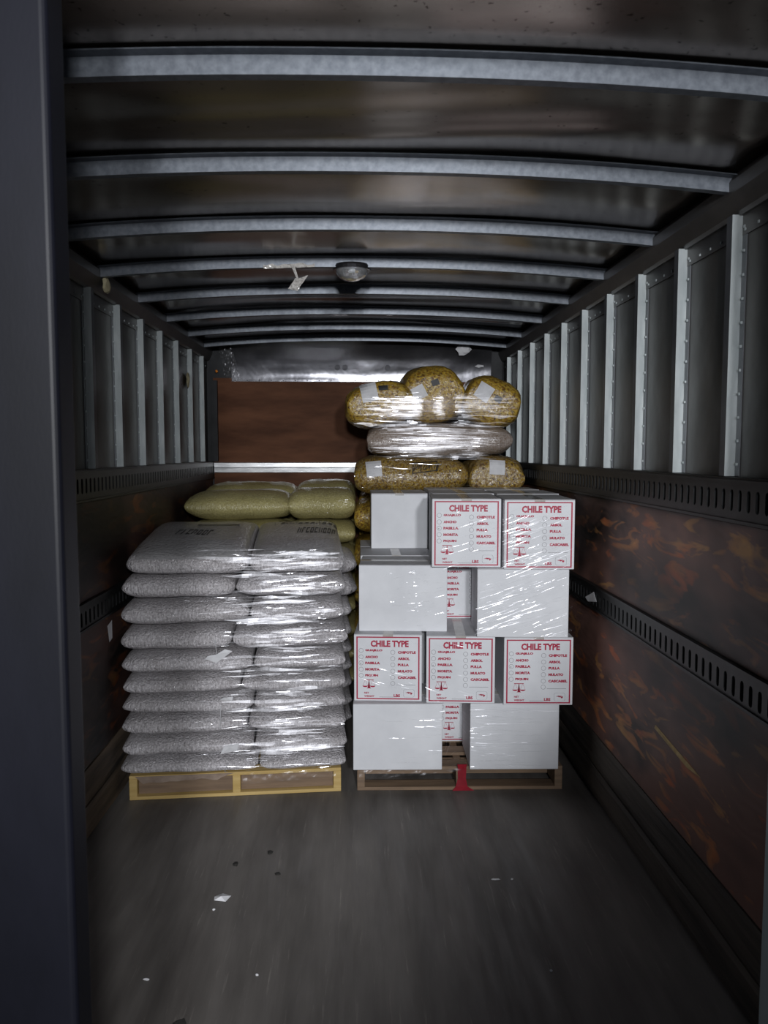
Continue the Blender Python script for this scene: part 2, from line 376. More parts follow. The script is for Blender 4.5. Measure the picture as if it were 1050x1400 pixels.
# back wall
b = MB(); b.box(-1.3, 1.3, YB + .004, YB + .06, 0, 2.62)
wb = struct(b.obj('wall_back', MT['corner']), 'reddish plywood truck bulkhead with metal header and silver bar')
b = MB(); b.box(-1.155, 1.12, YB - .012, YB + .003, .02, 2.262); b.obj('plywood_panel', MT['back_ply'], wb)
b = MB(); b.prism([(YB - .02, 1.507), (YB - .034, 1.513), (YB - .036, 1.545), (YB - .030, 1.550), (YB - .036, 1.555), (YB - .034, 1.586), (YB - .02, 1.592), (YB - .0125, 1.592), (YB - .0125, 1.507)], -1.152, 1.118, axis='x'); b.obj('bulkhead_bar', MT['bar'], wb)
b = MB(); n = 14; k = 10
hdr = lambda i, j: (-1.005 + 2.07 * i / n, YB - .018 - .075 * (j / k) ** 2 + .006 * fnoise(i * .5, j * .4, 2), 2.243 + .30 * j / k)
for i in range(n):
    for j in range(k): b.quad(hdr(i, j), hdr(i + 1, j), hdr(i + 1, j + 1), hdr(i, j + 1))
me = b.mesh('header_plate', MT['header']); bm = bmesh.new(); bm.from_mesh(me); bmesh.ops.remove_doubles(bm, verts=bm.verts, dist=1e-5)
for f in bm.faces: f.smooth = True
bm.to_mesh(me); bm.free(); link('header_plate', me, wb)
b = MB(); b.box(-1.005, 1.065, YB - .026, YB - .013, 2.234, 2.250); b.obj('header_lip', MT['header'], wb)
rb = MB()
for i in range(22): rb.box(-.98 + i * .095, -.972 + i * .095, YB - .029, YB - .026, 2.239, 2.246)
o = rb.obj('rivet', MT['corner'], wb); o['kind'] = 'stuff'
for x in (-.165, -.105, .235):
    b = MB(); b.ring((x, YB - .040, 2.345), .022, .010, (1, 0, 0), (0, .1, .995)); b.disc((x, YB - .038, 2.345), .010, (1, 0, 0), (0, .1, .995)); b.obj('bolt_washer', MT['header'], wb)
b = MB(); b.box(-1.166, -1.118, YB - .05, YB - .012, 1.60, 2.24); b.obj('corner_angle', MT['corner'], wb)
b = MB(); b.box(1.085, 1.136, YB - .05, YB - .012, 1.60, 2.24); b.obj('corner_angle', MT['corner'], wb)

# near door post on the left, jamb on the right
b = MB()
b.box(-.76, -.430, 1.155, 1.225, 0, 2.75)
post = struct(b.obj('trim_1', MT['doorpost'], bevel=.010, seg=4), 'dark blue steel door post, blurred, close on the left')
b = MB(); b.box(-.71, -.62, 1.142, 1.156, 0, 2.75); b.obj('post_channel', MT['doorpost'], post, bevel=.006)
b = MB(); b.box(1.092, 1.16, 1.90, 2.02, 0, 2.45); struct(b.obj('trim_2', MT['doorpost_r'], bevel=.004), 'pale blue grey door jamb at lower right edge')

# ------------------------------------------------------------------ pallets
def pallet(loc, rz, mat, label, inner, W=1.02, D=1.20):
    r = tag(empty('pallet', loc, rz), label, 'pallet', 'wooden pallets')
    for x in (0, W / 2 - .019, W - .038): b = MB(); b.box(x, x + .038, .0, D, .018, .104); b.obj('stringer', mat, r, bevel=.002, seg=1)
    for y in (0, D / 2 - .045, D - .09): b = MB(); b.box(0, W, y, y + .09, .001, .018); b.obj('bottom_board', mat, r, bevel=.002, seg=1)
    for k in range(7): y = k * (D - .09) / 6; b = MB(); b.box(0, W, y, y + .09, .104, .121); b.obj('top_board', inner, r, bevel=.002, seg=1)
    return r
RL = math.atan2(.074, 1.023)
pl = pallet((-1.107, 3.727, 0), RL, MT['pallet_y'], 'new yellow pine pallet under the tall stack of pale sacks', MT['pallet_y'])
pr = pallet((-.010, 3.805, 0), R(-1), MT['pallet_b'], 'darker brown pallet under the white printed cartons', MT['pallet_b'])
# brown boards seen inside the left pallet, behind its front opening
for r_, x0, x1 in ((pl, .04, .49), (pl, .53, .98)):
    b = MB(); b.box(x0, x1, .030, .048, .020, .098); b.obj('inner_board', MT['pallet_b'], r_)
b = MB(); b.box(.04, .98, .16, .178, .020, .098); b.obj('inner_board', MT['pallet_b'], pr)
p3 = pallet((-1.10, 5.02, 0), 0, MT['pallet_b'], 'pallet hidden under the yellow bean sacks at the back', MT['pallet_b'])
p4 = pallet((-.0, 5.10, 0), 0, MT['pallet_b'], 'pallet hidden under the chile sacks at the back', MT['pallet_b'])

# ------------------------------------------------------------------ sacks
def sack_mesh(name, mat, L, B, H, n=2.6, end=8.0, seed=0, lump=.007, pinch=.30, round_end=.55, mats2=None, thr=.78, nu=34, nv=26):
    """Filled pillow sack lying along X; base at z=0; ends close on a flat sewn seam."""
    b = MB(); rows = []
    for i in range(nu + 1):
        u = -1 + 2 * i / nu; u = math.sin(math.pi / 2 * u); e = max(0.0, 1 - abs(u) ** end) ** round_end
        h = H / 2 * (pinch + (1 - pinch) * e); bb = B / 2 * (.90 + .10 * e); row = []
        for j in range(nv):
            a = 2 * math.pi * j / nv; c, s = math.cos(a), math.sin(a)
            y = bb * math.copysign(abs(c) ** (2 / n), c); z = h * math.copysign(abs(s) ** (2 / n), s)
            y *= 1 + .05 * (-z / (H / 2))
            x = u * L / 2 * (1 - .02 * abs(s))
            nn = fnoise(x * 7 + seed, y * 7, z * 9 + seed) * lump * 1.5 + fnoise(x * 21 + seed, y * 21, z * 23) * lump * .7
            k = Vector((0, y, z)).normalized() * nn
            row.append(len(b.v)); b.v.append((x, y + k.y, H * .5 + z + k.z + .008 * fnoise(x * 2.5, seed, 1) * e))
        rows.append(row)
    for i in range(nu):
        for j in range(nv):
            q = (rows[i][j], rows[i + 1][j], rows[i + 1][(j + 1) % nv], rows[i][(j + 1) % nv]); b.f.append(q)
            top = b.v[q[0]][2] > H * thr and mats2
            b.mi.append(1 if top else 0)
    b.f.append(tuple(rows[0])); b.f.append(tuple(rows[-1][::-1])); b.mi += [0, 0]
    me = b.mesh(name, [mat] + ([mats2] if mats2 else []), smooth=True)
    bm = bmesh.new(); bm.from_mesh(me); bmesh.ops.recalc_face_normals(bm, faces=bm.faces); bm.to_mesh(me); bm.free()
    return me

ex = Vector((math.cos(RL), math.sin(RL), 0)); ey = Vector((-math.sin(RL), math.cos(RL), 0)); OL = Vector((-1.107, 3.727, 0))
def LS(x, y, z): return OL + ex * x + ey * y + Vector((0, 0, z))
zb = [.122, .212, .316, .418, .513, .612, .722, .846, .975, 1.098, 1.275]
seam = [.62, .60, .57, .60, .54, .60, .50, .585, .52, .585, .56]
offL = [-.015, -.005, -.005, .0, .005, .0, .0, .003, .01, .0, .05]
offR = [.0, .005, .0, -.003, .0, .0, .01, -.005, .0, .0, -.03]
ordn = ['bottom', 'second from bottom', 'third from bottom', 'fourth from bottom', 'fifth from bottom', 'sixth from bottom', 'fourth from top', 'third from top', 'second from top', 'top']
variants = [sack_mesh('sack', MT['sack'], 1, 1, 1, 2.5, 6, seed=s * 13.7, lump=0, nu=4, nv=4) for s in range(0)]
def place_sack(name, mat, x0, x1, y0, y1, z0, z1, rz, frame, label, group, seed, cat='sack', tilt=0, **kw):
    L, B, H = x1 - x0, y1 - y0, z1 - z0
    me = sack_mesh(name, mat, L, B, H, seed=seed, **kw)
    return tag(link(name, me, None, frame((x0 + x1) / 2, (y0 + y1) / 2, z0), rot=(R(tilt), 0, rz)), label, cat, group)
TOPS = []
for k in range(10):
    z0, z1 = zb[k], zb[k + 1]; top = k == 9; s = seam[k]; ov = -.002
    yb1 = 1.17; yf = 1.02 if top else .57; tl = 4.3 if top else 0; dz = .012 if top else 0
    m2 = MT['sack_top'] if top else None
    q1 = place_sack('bean_sack', MT['sack'], -.02 + offL[k] + (.03 if top else 0), s + ov, -.035, yf, z0 + dz, z1 - dz * 1.5, RL, LS,
               f'clear sack of pale beans, left half, {ordn[k]} row of tall front stack', 'sacks in the tall front stack', k * 7.3 + 1, mats2=m2, end=9, n=2.9, tilt=tl)
    q2 = place_sack('bean_sack', MT['sack'], s - ov, 1.045 + offR[k], -.035 + random.uniform(-.006, .006), yf, z0 + dz, z1 - .003 - dz * 1.5, RL, LS,
               f'clear sack of pale beans, right half, {ordn[k]} row of tall front stack', 'sacks in the tall front stack', k * 5.1 + 90, mats2=m2, end=8, n=2.8, tilt=tl)
    if top: break
    place_sack('bean_sack', MT['sack'], .0, .51, yf + .02, yb1, z0, z1 + (.02 if top else 0), RL, LS,
               f'pale bean sack, rear left of the tall front stack, {ordn[k]} row', 'sacks in the tall front stack', k * 3.3 + 40, mats2=m2, thr=.3, nu=22, nv=18)
    place_sack('bean_sack', MT['sack'], .53, 1.115 + (.03 if k > 6 else 0), yf + .02, yb1, z0, z1 + (.012 if k == 8 else 0), RL, LS,
               f'pale bean sack, rear right of the tall front stack, {ordn[k]} row', 'sacks in the tall front stack', k * 2.7 + 60, mats2=m2, thr=.3, nu=22, nv=18)

TOPS = (q1, q2)

# yellow bean sacks at the back left
W_ = lambda x, y, z: Vector((x, y, z))
hz = [.128 + .157 * i for i in range(8)]
for k in range(8):
    for c, (x0, x1) in enumerate(((-1.12, -.44), (-.46, -.02))):
        for rr, (y0, y1) in enumerate(((5.06, 5.62), (5.64, 6.2))):
            zz0, zz1 = hz[k], hz[k] + (.155 if k > 5 else .147)
            if k == 7: zz1 += (.045, .075)[rr] if c == 0 else (.060, .085)[rr]
            a0, a1 = x0 + (.0 if k == 7 else .0), x1
            lab = f'yellow bean sack, {("front", "rear")[rr]} {("left", "right")[c]} column behind the pale stack, {("bottom layer", "layer two", "layer three", "layer four", "layer five", "layer six", "second layer down", "uppermost")[k]}'
            place_sack('yellow_bean_sack', MT['bean'], a0, a1, y0, y1, zz0, zz1, 0, W_, lab, 'yellow bean sacks at the back', k * 4.1 + c * 17 + rr * 31, n=2.15, end=6, pinch=.36, nu=26, nv=20)

# chile sacks at the back right
def chile(mat, x0, x1, y0, y1, z0, z1, label, roll=0, along='x', n=2.6, seed=0, **kw):
    if along == 'x': L, B = x1 - x0, y1 - y0
    else: L, B = y1 - y0, x1 - x0
    me = sack_mesh('chile_sack', mat, L, B, z1 - z0, n=n, end=5.5, seed=seed, lump=.013, pinch=.42, **kw)
    e = Euler((0, 0, R(90)) if along == 'y' else (0, 0, 0)).to_matrix()
    mm = Euler((0, R(roll), 0)).to_matrix() @ e
    o = link('chile_sack', me, None, ((x0 + x1) / 2, (y0 + y1) / 2, z0)); o.rotation_euler = mm.to_euler()
    return tag(o, label, 'sack', 'dried chile sacks at the back')
c1 = chile(MT['chile'], -.065, .385, 5.10, 5.62, 1.845, 2.14, 'golden chile sack, left one of three on top of the back stack', -9, 'y', seed=3)
c2 = chile(MT['chile'], .29, .71, 5.16, 5.70, 1.862, 2.245, 'golden chile sack, middle and highest of three on top', -4, 'y', seed=8)
c3 = chile(MT['chile'], .645, 1.03, 5.10, 5.62, 1.85, 2.17, 'golden chile sack, right one of three on top, beside the wall posts', 14, 'y', seed=14)
cm = chile(MT['chile_w'], .055, 1.005, 5.09, 5.70, 1.640, 1.868, 'long silvery wrapped chile sack lying across under the top three', 0, 'x', seed=21)
cm2 = chile(MT['chile_w'], .06, 1.0, 5.71, 6.3, 1.640, 1.862, 'wrapped chile sack lying across behind the silvery one', 0, 'x', seed=25)
b1 = chile(MT['chile_b'], -.03, .715, 5.08, 5.72, 1.385, 1.655, 'chile sack with scribbled black mark, just above the cartons', 0, 'x', seed=33)
b2 = chile(MT['chile_b'], .715, 1.085, 5.07, 5.70, 1.385, 1.655, 'chile sack with a white tag, right end above the cartons', 0, 'y', seed=39)
hc = [.132 + .2500 * i for i in range(5)]
for k in range(5):
    for c, (x0, x1) in enumerate(((-.03, .50), (.52, 1.05))):
        chile(MT['chile'], x0, x1, 5.09, 5.72, hc[k], hc[k] + .232, f'chile sack behind the cartons, {("left", "right")[c]} column, {("bottom", "second", "third", "fourth", "fifth")[k]} layer up', 0, 'x', seed=k * 9 + c * 4 + 50, nu=20, nv=16)
for k in range(7):
    z = .132 + k * .215
    chile(MT['chile'], .0, 1.02, 5.75, 6.30, z, z + .203, f'chile sack in the rear row at the back wall, {("bottom", "second", "third", "fourth", "fifth", "sixth", "seventh")[k]} layer up', 0, 'x', seed=k * 5 + 120, nu=16, nv=14)

# ------------------------------------------------------------------ cartons
S = .333
texts = [('CHILE TYPE', .245, .81, .56, .10, .05), ('LBS', .585, .06, .095, .045, .05), ('NET', .15, .108, .07, .027, .045), ('WEIGHT', .15, .058, .15, .027, .045)]
for t, v, wd in (('GUAJILLO', .757, .255), ('ANCHO', .661, .19), ('PASILLA', .570, .22), ('MORITA', .475, .215), ('PIQUIN', .382, .19)): texts.append((t, .165, v - .02, wd, .040, .07))
for t, v, wd in (('CHIPOTLE', .732, .265), ('ARBOL', .637, .175), ('PULLA', .545, .165), ('MULATO', .450, .215), ('CASCABEL', .355, .275)): texts.append((t, .645, v - .02, wd, .040, .07))
tobs = []
for t, *rest in texts:
    cu = bpy.data.curves.new('t', 'FONT'); cu.body = t; cu.offset = rest[4]; cu.resolution_u = 2
    o = bpy.data.objects.new('t', cu); C.objects.link(o); tobs.append(o)
bpy.context.view_layer.update(); dg = bpy.context.evaluated_depsgraph_get()
let = MB(); EPS = -.0010
for o, (t, u, v, wd, ht, off) in zip(tobs, texts):
    me = bpy.data.meshes.new_from_object(o.evaluated_get(dg)); co = [p.co for p in me.vertices]
    x0, x1 = min(c.x for c in co), max(c.x for c in co); y0, y1 = min(c.y for c in co), max(c.y for c in co)
    n = len(let.v); let.v += [((u + (c.x - x0) / (x1 - x0) * wd) * S, EPS, (v + (c.y - y0) / (y1 - y0) * ht) * S) for c in co]
    for p in me.polygons: let.f.append(tuple(n + i for i in p.vertices)); let.mi.append(0)
    bpy.data.meshes.remove(me)
for o in tobs: cu = o.data; bpy.data.objects.remove(o); bpy.data.curves.remove(cu)
let_me = let.mesh('lettering', MT['red'])
def rect2(b, u0, u1, v0, v1, mi=0): b.quad((u0 * S, EPS, v0 * S), (u1 * S, EPS, v0 * S), (u1 * S, EPS, v1 * S), (u0 * S, EPS, v1 * S), mi)
bd = MB()
for a in ((.035, .055, .025, .965), (.945, .965, .025, .965), (.055, .945, .025, .043), (.055, .945, .947, .965)): rect2(bd, *a)
bd_me = bd.mesh('red_border', MT['red'])
cb = MB(); X_, Z_ = (1, 0, 0), (0, 0, 1)
for v in (.757, .661, .570, .475, .382): cb.ring((.105 * S, EPS, v * S), .034 * S, .0045 * S, X_, Z_)
for v in (.732, .637, .545, .450, .355, .266): cb.ring((.572 * S, EPS, v * S), .034 * S, .0045 * S, X_, Z_)
rect2(cb, .625, .905, .240, .245); rect2(cb, .375, .58, .058, .063)
cb_me = cb.mesh('check_circle', MT['grey'])
em = MB()                                                 # balance scale
rect2(em, .214, .226, .20, .31); rect2(em, .150, .290, .312, .322)
for du in (-.012, .012): em.quad(((.22 + du * .3) * S, EPS, .30 * S), ((.22 + du * 1.6) * S, EPS, .20 * S), (.22 * S, EPS, .20 * S), (.22 * S, EPS, .30 * S))
em.quad((.185 * S, EPS, .188 * S), (.255 * S, EPS, .188 * S), (.235 * S, EPS, .205 * S), (.205 * S, EPS, .205 * S))
for c in (.165, .275):
    n = len(em.v); em.v += [((c + .040 * math.cos(math.pi + math.pi * i / 8)) * S, EPS, (.228 + .022 * math.sin(math.pi + math.pi * i / 8)) * S) for i in range(9)]; em.f.append(tuple(range(n, n + 9))); em.mi.append(0)
    for s in (-1, 1): em.quad((c * S, EPS, .318 * S), ((c + .003) * S, EPS, .318 * S), ((c + s * .036 + .003) * S, EPS, .228 * S), ((c + s * .036) * S, EPS, .228 * S))
em_me = em.mesh('scale_emblem', MT['red'])
bg = MB()                                                 # badge: rounded outline and a red pepper shaped mark
pts = []
for cx, cz, a0 in ((.865, .155, 0), (.755, .155, 90), (.755, .085, 180), (.865, .085, 270)):
    for i in range(5): a = R(a0 + 22.5 * i); pts.append((cx + .025 * math.cos(a), cz + .025 * math.sin(a)))
for i in range(20):
    (a, c), (d, e) = pts[i], pts[(i + 1) % 20]; cx, cz = .81, .12; k = .965
    bg.quad((a * S, EPS, c * S), (d * S, EPS, e * S), ((cx + (d - cx) * k) * S, EPS, (cz + (e - cz) * k) * S), ((cx + (a - cx) * k) * S, EPS, (cz + (c - cz) * k) * S), 1)
for (a, c, d, e, f_, g_) in ((.755, .128, .800, .140, .802, .122), (.79, .140, .845, .135, .800, .112), (.815, .128, .862, .118, .842, .096), (.835, .136, .862, .124, .848, .108)):
    n = len(bg.v); bg.v += [(a * S, EPS, c * S), (d * S, EPS, e * S), (f_ * S, EPS, g_ * S)]; bg.f.append((n, n + 2, n + 1)); bg.mi.append(0)
bg_me = bg.mesh('badge', [MT['red'], MT['grey']])
dt = MB(); dt.disc((.098 * S, EPS, .562 * S), .007 * S, X_, Z_, 8); dt_me = dt.mesh('pen_dot', MT['ink'])

cache = {}
def carton_meshes(wd, dp, ht, along):
    key = (round(wd, 3), round(dp, 3), round(ht, 3), along)
    if key in cache: return cache[key]
    b = MB(); b.box(0, wd, 0, dp, 0, ht - .004); body = b.mesh('carton_body', MT['carton'])
    f = []
    if along == 'y':                                      # seam runs front to back
        for x0, x1 in ((.001, wd / 2 - .0015), (wd / 2 + .0015, wd - .001)): b = MB(); b.box(x0, x1, .001, dp - .001, ht - .004, ht); f.append(b.mesh('top_flap', MT['kraft']))
        b = MB(); b.box(wd / 2 - .025, wd / 2 + .025, .0, dp, ht, ht + .0006); b.box(wd / 2 - .025, wd / 2 + .025, -.0006, 0, ht - .012, ht + .0006)
    else:
        for y0, y1 in ((.001, dp / 2 - .0015), (dp / 2 + .0015, dp - .001)): b = MB(); b.box(.001, wd - .001, y0, y1, ht - .004, ht); f.append(b.mesh('top_flap', MT['kraft']))
        b = MB(); b.box(0, wd, dp / 2 - .025, dp / 2 + .025, ht, ht + .0006)
    t = b.mesh('tape_strip', MT['tape'])
    cache[key] = (body, f, t); return cache[key]
def carton(x, y, z, rz, label, wd=S, dp=.44, ht=.3325, printed=False, along='y', group='white chile cartons'):
    body, flaps, tp = carton_meshes(wd, dp, ht, along)
    r = tag(empty('carton', (x, y, z), R(rz)), label, 'carton', group)
    bo = link('carton_body', body, r)
    bv = bo.modifiers.new('bevel', 'BEVEL'); bv.width = .003; bv.segments = 2
    for f in flaps: link('top_flap', f, r)
    link('tape_strip', tp, r)
    if printed:
        p = MB(); p.box(0.004, wd - .004, -.0004, .003, .004, ht - .008)
        pn = link('printed_panel', pan_me, r)
        for nm, me in (('lettering', let_me), ('red_border', bd_me), ('check_circle', cb_me), ('scale_emblem', em_me), ('badge', bg_me), ('pen_dot', dt_me)):
            q = link(nm, me, pn)
            if nm in ('lettering', 'check_circle'): q['kind'] = 'stuff'
    return r
p = MB(); p.box(.004, S - .004, -.0005, .003, .004, S - .010); pan_me = p.mesh('printed_panel', MT['carton'])
z1, z2, z3, z4 = .122, .4545, .787, 1.1195
carton(-.029, 3.765, z1, -1.2, 'plain white carton, bottom layer left, on the brown pallet', .435, .335, along='x')
carton(.543, 3.755, z1, -1.2, 'plain white carton, bottom layer right, on the brown pallet', .435, .335, along='x')
carton(-.024, 3.815, z2, -4, 'printed carton in second layer from floor, left of three', printed=True)
carton(.328, 3.770, z2, -4, 'printed carton in second layer from floor, middle of three', printed=True)
carton(.700, 3.725, z2, -2.2, 'printed carton in second layer from floor, right of three', printed=True)
carton(.001, 3.880, z3, -3.5, 'plain white carton in third layer, left of the gap', .437, .335, along='x')
carton(.569, 3.735, z3, -3.5, 'plain white carton in third layer, right of the gap', .437, .335, along='x')
carton(.355, 3.795, z4, -3.2, 'printed carton on top layer, left of the two, beside the small plain white one', printed=True)
carton(.692, 3.715, z4, -3.2, 'printed carton on top layer, right one, beside the dark wall', printed=True)
carton(.073, 4.53, z4 + .001, 0, 'small plain white carton set back on top, left', .325, .43, .318)
carton(.40, 4.262, z4, -1, 'white carton on top behind the left printed one', .335, .40)
carton(.745, 4.225, z4, -1, 'white carton on top behind the right printed one', .335, .40)
carton(.41, 4.675, z4, 0, 'white carton on top in the rear row below the chile sacks, left', .33, .30)
carton(.745, 4.66, z4, 0, 'white carton on top in the rear row below the chile sacks, right', .33, .30)
for li, z in enumerate((z1, z2, z3)):
    nm = ('bottom layer', 'second layer', 'third layer')[li]
    for ri, (y0, y1) in enumerate(((4.275, 4.625), (4.635, 4.98))):
        for ci, (x0, x1) in enumerate(((.01, .40), (.41, .41 + S), (.755, 1.035))):
            pm = ci == 1 and ri == 0 and li != 1
            ya = (4.135 if li == 0 else 4.165) if pm else y0
            if li == 2 and ri == 0 and ci == 0: ya = 4.23
            h = .3325 
            carton(x0, ya, z, 0, f'{"printed" if pm else "white"} carton, {nm}, {("middle", "rear")[ri]} row, {("left", "centre", "right")[ci]}' + (', glimpsed through the gap' if pm else ', behind the front ones'), x1 - x0, y1 - ya, h, printed=pm)

# ------------------------------------------------------------------ stretch film: wrinkle strands lying on the wrapped faces
def film(name, label, strands, mat, seg=9):
    b = MB()
    for (fn, s0, s1, t0, t1, wd, tilt, wob, sd) in strands:
        prev = None; mi = 1 if wd > .0055 else 0
        for i in range(seg + 1):
            k = i / seg; s = s0 + (s1 - s0) * k; t = t0 + (t1 - t0) * k + wob * fnoise(k * 3, sd, 0)
            P, U, N = fn(s, t); wd_k = wd * (math.sin(math.pi * min(max(k, .02), .98)) ** (1.0 if mi else .5))
            tl = tilt + .35 * fnoise(k * 4, sd, 7)
            d = (U * math.cos(tl) + N * math.sin(tl)) * wd_k / 2
            cur = (P - d + N * .001, P + d + N * .001)
            if prev: b.quad(prev[0], cur[0], cur[1], prev[1], mi)
            prev = cur
    o = b.obj(name, [MT['film'], MT['film2']], smooth=True); tag(o, label, 'stretch film'); o['kind'] = 'stuff'; return o
Zv = Vector((0, 0, 1))
bpy.context.view_layer.update(); DG = bpy.context.evaluated_depsgraph_get()
def envelope(x0, x1, z0, z1, ystart, yback, step=.02, rx=2, rz=3):
    """Front of a load as taut film would lie on it: ray-cast depth, then the nearest depth around each point."""
    nx, nz = int((x1 - x0) / step) + 1, int((z1 - z0) / step) + 1; D = []
    for j in range(nz):
        row = []
        for i in range(nx):
            ok, loc, *_ = scene.ray_cast(DG, Vector((x0 + i * step, ystart, z0 + j * step)), Vector((0, 1, 0)), distance=yback - ystart)
            row.append(loc.y if ok else yback)
        D.append(row)
    Mn = [[min(D[jj][ii] for jj in range(max(0, j - rz), min(nz, j + rz + 1)) for ii in range(max(0, i - rx), min(nx, i + rx + 1))) for i in range(nx)] for j in range(nz)]
    Sm = [[sum(Mn[min(nz - 1, max(0, j + a))][min(nx - 1, max(0, i + c))] for a in (-1, 0, 1) for c in (-1, 0, 1)) / 9 for i in range(nx)] for j in range(nz)]
    def g(x, z):
        u = min(nx - 1.001, max(0, (x - x0) / step)); v = min(nz - 1.001, max(0, (z - z0) / step)); i, j = int(u), int(v); u -= i; v -= j
        return (Sm[j][i] * (1 - u) + Sm[j][i + 1] * u) * (1 - v) + (Sm[j + 1][i] * (1 - u) + Sm[j + 1][i + 1] * u) * v
    def fn(s, t):
        y = g(s, t) - .008; e = .02
        gx = (g(s + e, t) - g(s - e, t)) / (2 * e); gz = (g(s, t + e) - g(s, t - e)) / (2 * e)
        return Vector((s, y - .006, t)), Vector((0, gz, 1)).normalized(), Vector((gx, -1, gz)).normalized()
    fn.far = lambda s, t: D[min(nz - 1, max(0, round((t - z0) / step)))][min(nx - 1, max(0, round((s - x0) / step)))] > yback - .10
    return fn
def strands(fn, n, px, pz, pl, slope, wd, tilt, wob, lim, ok=None):
    st = []
    for i in range(n):
        x, z, L = px(), pz(), pl(); a, c = max(lim[0], x - L / 2), min(lim[1], x + L / 2); sl = slope()
        if c < a + .008 or (ok and not ok(a, c, z, z + (c - a) * sl)): continue
        if fn.far(a, z) or fn.far(c, z): continue
        st.append((fn, a, c, z, z + (c - a) * sl, random.choice(wd), random.gauss(0, tilt), wob, i * 1.7))
    return st
U, G = random.uniform, random.gauss
EL = envelope(-1.14, 0.0, .12, 1.34, 3.3, 4.4); EB = envelope(-.06, 1.06, .10, 1.48, 3.3, 4.3); EC = envelope(-.1, 1.1, 1.38, 2.26, 4.6, 5.5, rx=5, rz=2); EY = envelope(-1.1, -.02, 1.24, 1.50, 4.7, 5.5)
limL = (-1.10, -.07)
st = strands(EL, 380, lambda: G(-.36, .16), lambda: U(.13, 1.26), lambda: U(.05, .34), lambda: U(-.03, .09), (.0015, .002, .003, .005), .45, .006, limL)
st += strands(EL, 130, lambda: U(-1.08, -.1), lambda: U(.13, 1.26), lambda: U(.05, .30), lambda: U(-.05, .09), (.0015, .002, .003), .5, .006, limL)
st += strands(EL, 420, lambda: G(-.35, .14), lambda: U(.2, 1.22), lambda: U(.08, .42), lambda: U(-.02, .06), (.006, .008, .012, .018), .3, .008, limL)
film('stretch_film', 'clear stretch film streaks wound round the tall pale sack stack', st, MT['film'])
limB = (.0, 1.02); no_tl = lambda a, c, za, zc: not (a < .37 and max(za, zc) > 1.10) and max(za, zc) < 1.44
st = strands(EB, 460, lambda: G(.76, .15), lambda: U(.78, 1.38), lambda: U(.04, .24), lambda: U(.26, .42), (.0007, .0010, .0014, .0024), .4, .004, limB, no_tl)
st += strands(EB, 170, lambda: G(.57, .16), lambda: U(.13, .45), lambda: U(.05, .26), lambda: U(-.06, .05), (.0012, .0018, .003), .4, .004, limB)
st += strands(EB, 120, lambda: G(.30, .07), lambda: U(.78, 1.11), lambda: U(.008, .05), lambda: U(.05, .3), (.0015, .0025, .004), .5, .004, limB, no_tl)
st += strands(EB, 60, lambda: U(.0, .9), lambda: U(.47, .78), lambda: U(.04, .2), lambda: U(-.45, -.2), (.001, .0015), .4, .004, limB)
film('stretch_film', 'clear stretch film streaks wound round the white cartons', st, MT['film'])
limC = (-.03, 1.02)
st = strands(EC, 420, lambda: G(.5, .24), lambda: U(1.62, 2.05), lambda: U(.06, .42), lambda: U(-.06, .06), (.0015, .002, .003, .005), .4, .008, limC)
st += strands(EC, 110, lambda: G(.4, .26), lambda: U(1.42, 1.64), lambda: U(.05, .3), lambda: U(-.05, .05), (.0015, .002, .004), .45, .006, limC)
st += strands(EC, 420, lambda: G(.47, .25), lambda: U(1.64, 2.03), lambda: U(.15, .5), lambda: U(-.04, .04), (.006, .009, .014, .02), .3, .01, limC)
film('stretch_film', 'clear stretch film streaks wound round the chile sacks', st, MT['film'])
st = strands(EY, 90, lambda: G(-.25, .13), lambda: U(1.30, 1.37), lambda: U(.05, .25), lambda: U(-.05, .08), (.0015, .0025), .4, .004, (-.7, -.05))
film('stretch_film', 'clear stretch film streaks across the yellow bean sacks', st, MT['film'])

def crinkle(P00, P10, P11, P01, nu, nv, amp, freq, seed, ragged=.0):
    b = MB(); P00, P10, P11, P01 = map(Vector, (P00, P10, P11, P01)); N = (P10 - P00).cross(P01 - P00).normalized(); g = []
    for j in range(nv + 1):
        for i in range(nu + 1):
            u, v = i / nu, j / nv; p = (P00 * (1 - u) + P10 * u) * (1 - v) + (P01 * (1 - u) + P11 * u) * v
            if ragged and j == 0: p += (P01 - P00) * ragged * fnoise(u * 5, seed, 2)
            q = p + N * amp * (fnoise(p.x * freq + seed, p.y * freq, p.z * freq * 1.6) + .6 * fnoise(p.x * freq * 2.7, p.y * freq * 2.7 + seed, p.z * freq * 3)) ; b.v.append(tuple(q))
    for j in range(nv):
        for i in range(nu):
            a = j * (nu + 1) + i; b.f.append((a, a + 1, a + nu + 2, a + nu + 1)); b.mi.append(0)
    return b
# crumpled film tails over the pallet fronts
o = crinkle(LS(.54, -.012, .062), LS(.99, -.012, .085), LS(1.0, -.02, .125), LS(.54, -.02, .122), 40, 10, .010, 16, 3).obj('film_tail', MT['film2'])
tag(o, 'crumpled clear film tail hanging over the right of the yellow pallet front', 'stretch film')
o = crinkle((.0, 3.772, .065), (.50, 3.765, .112), (.50, 3.760, .128), (.0, 3.76, .128), 44, 8, .008, 18, 9).obj('film_tail', MT['film2'])
tag(o, 'crumpled clear film tail hanging over the brown pallet front', 'stretch film')
o = crinkle(LS(.30, .01, 1.27), LS(.50, .02, 1.26), LS(.46, .30, 1.285), LS(.22, .28, 1.285), 14, 14, .012, 14, 5).obj('film_tail', MT['film2'])
tag(o, 'loose bluish film wrinkled on top of the left pale sack', 'stretch film')
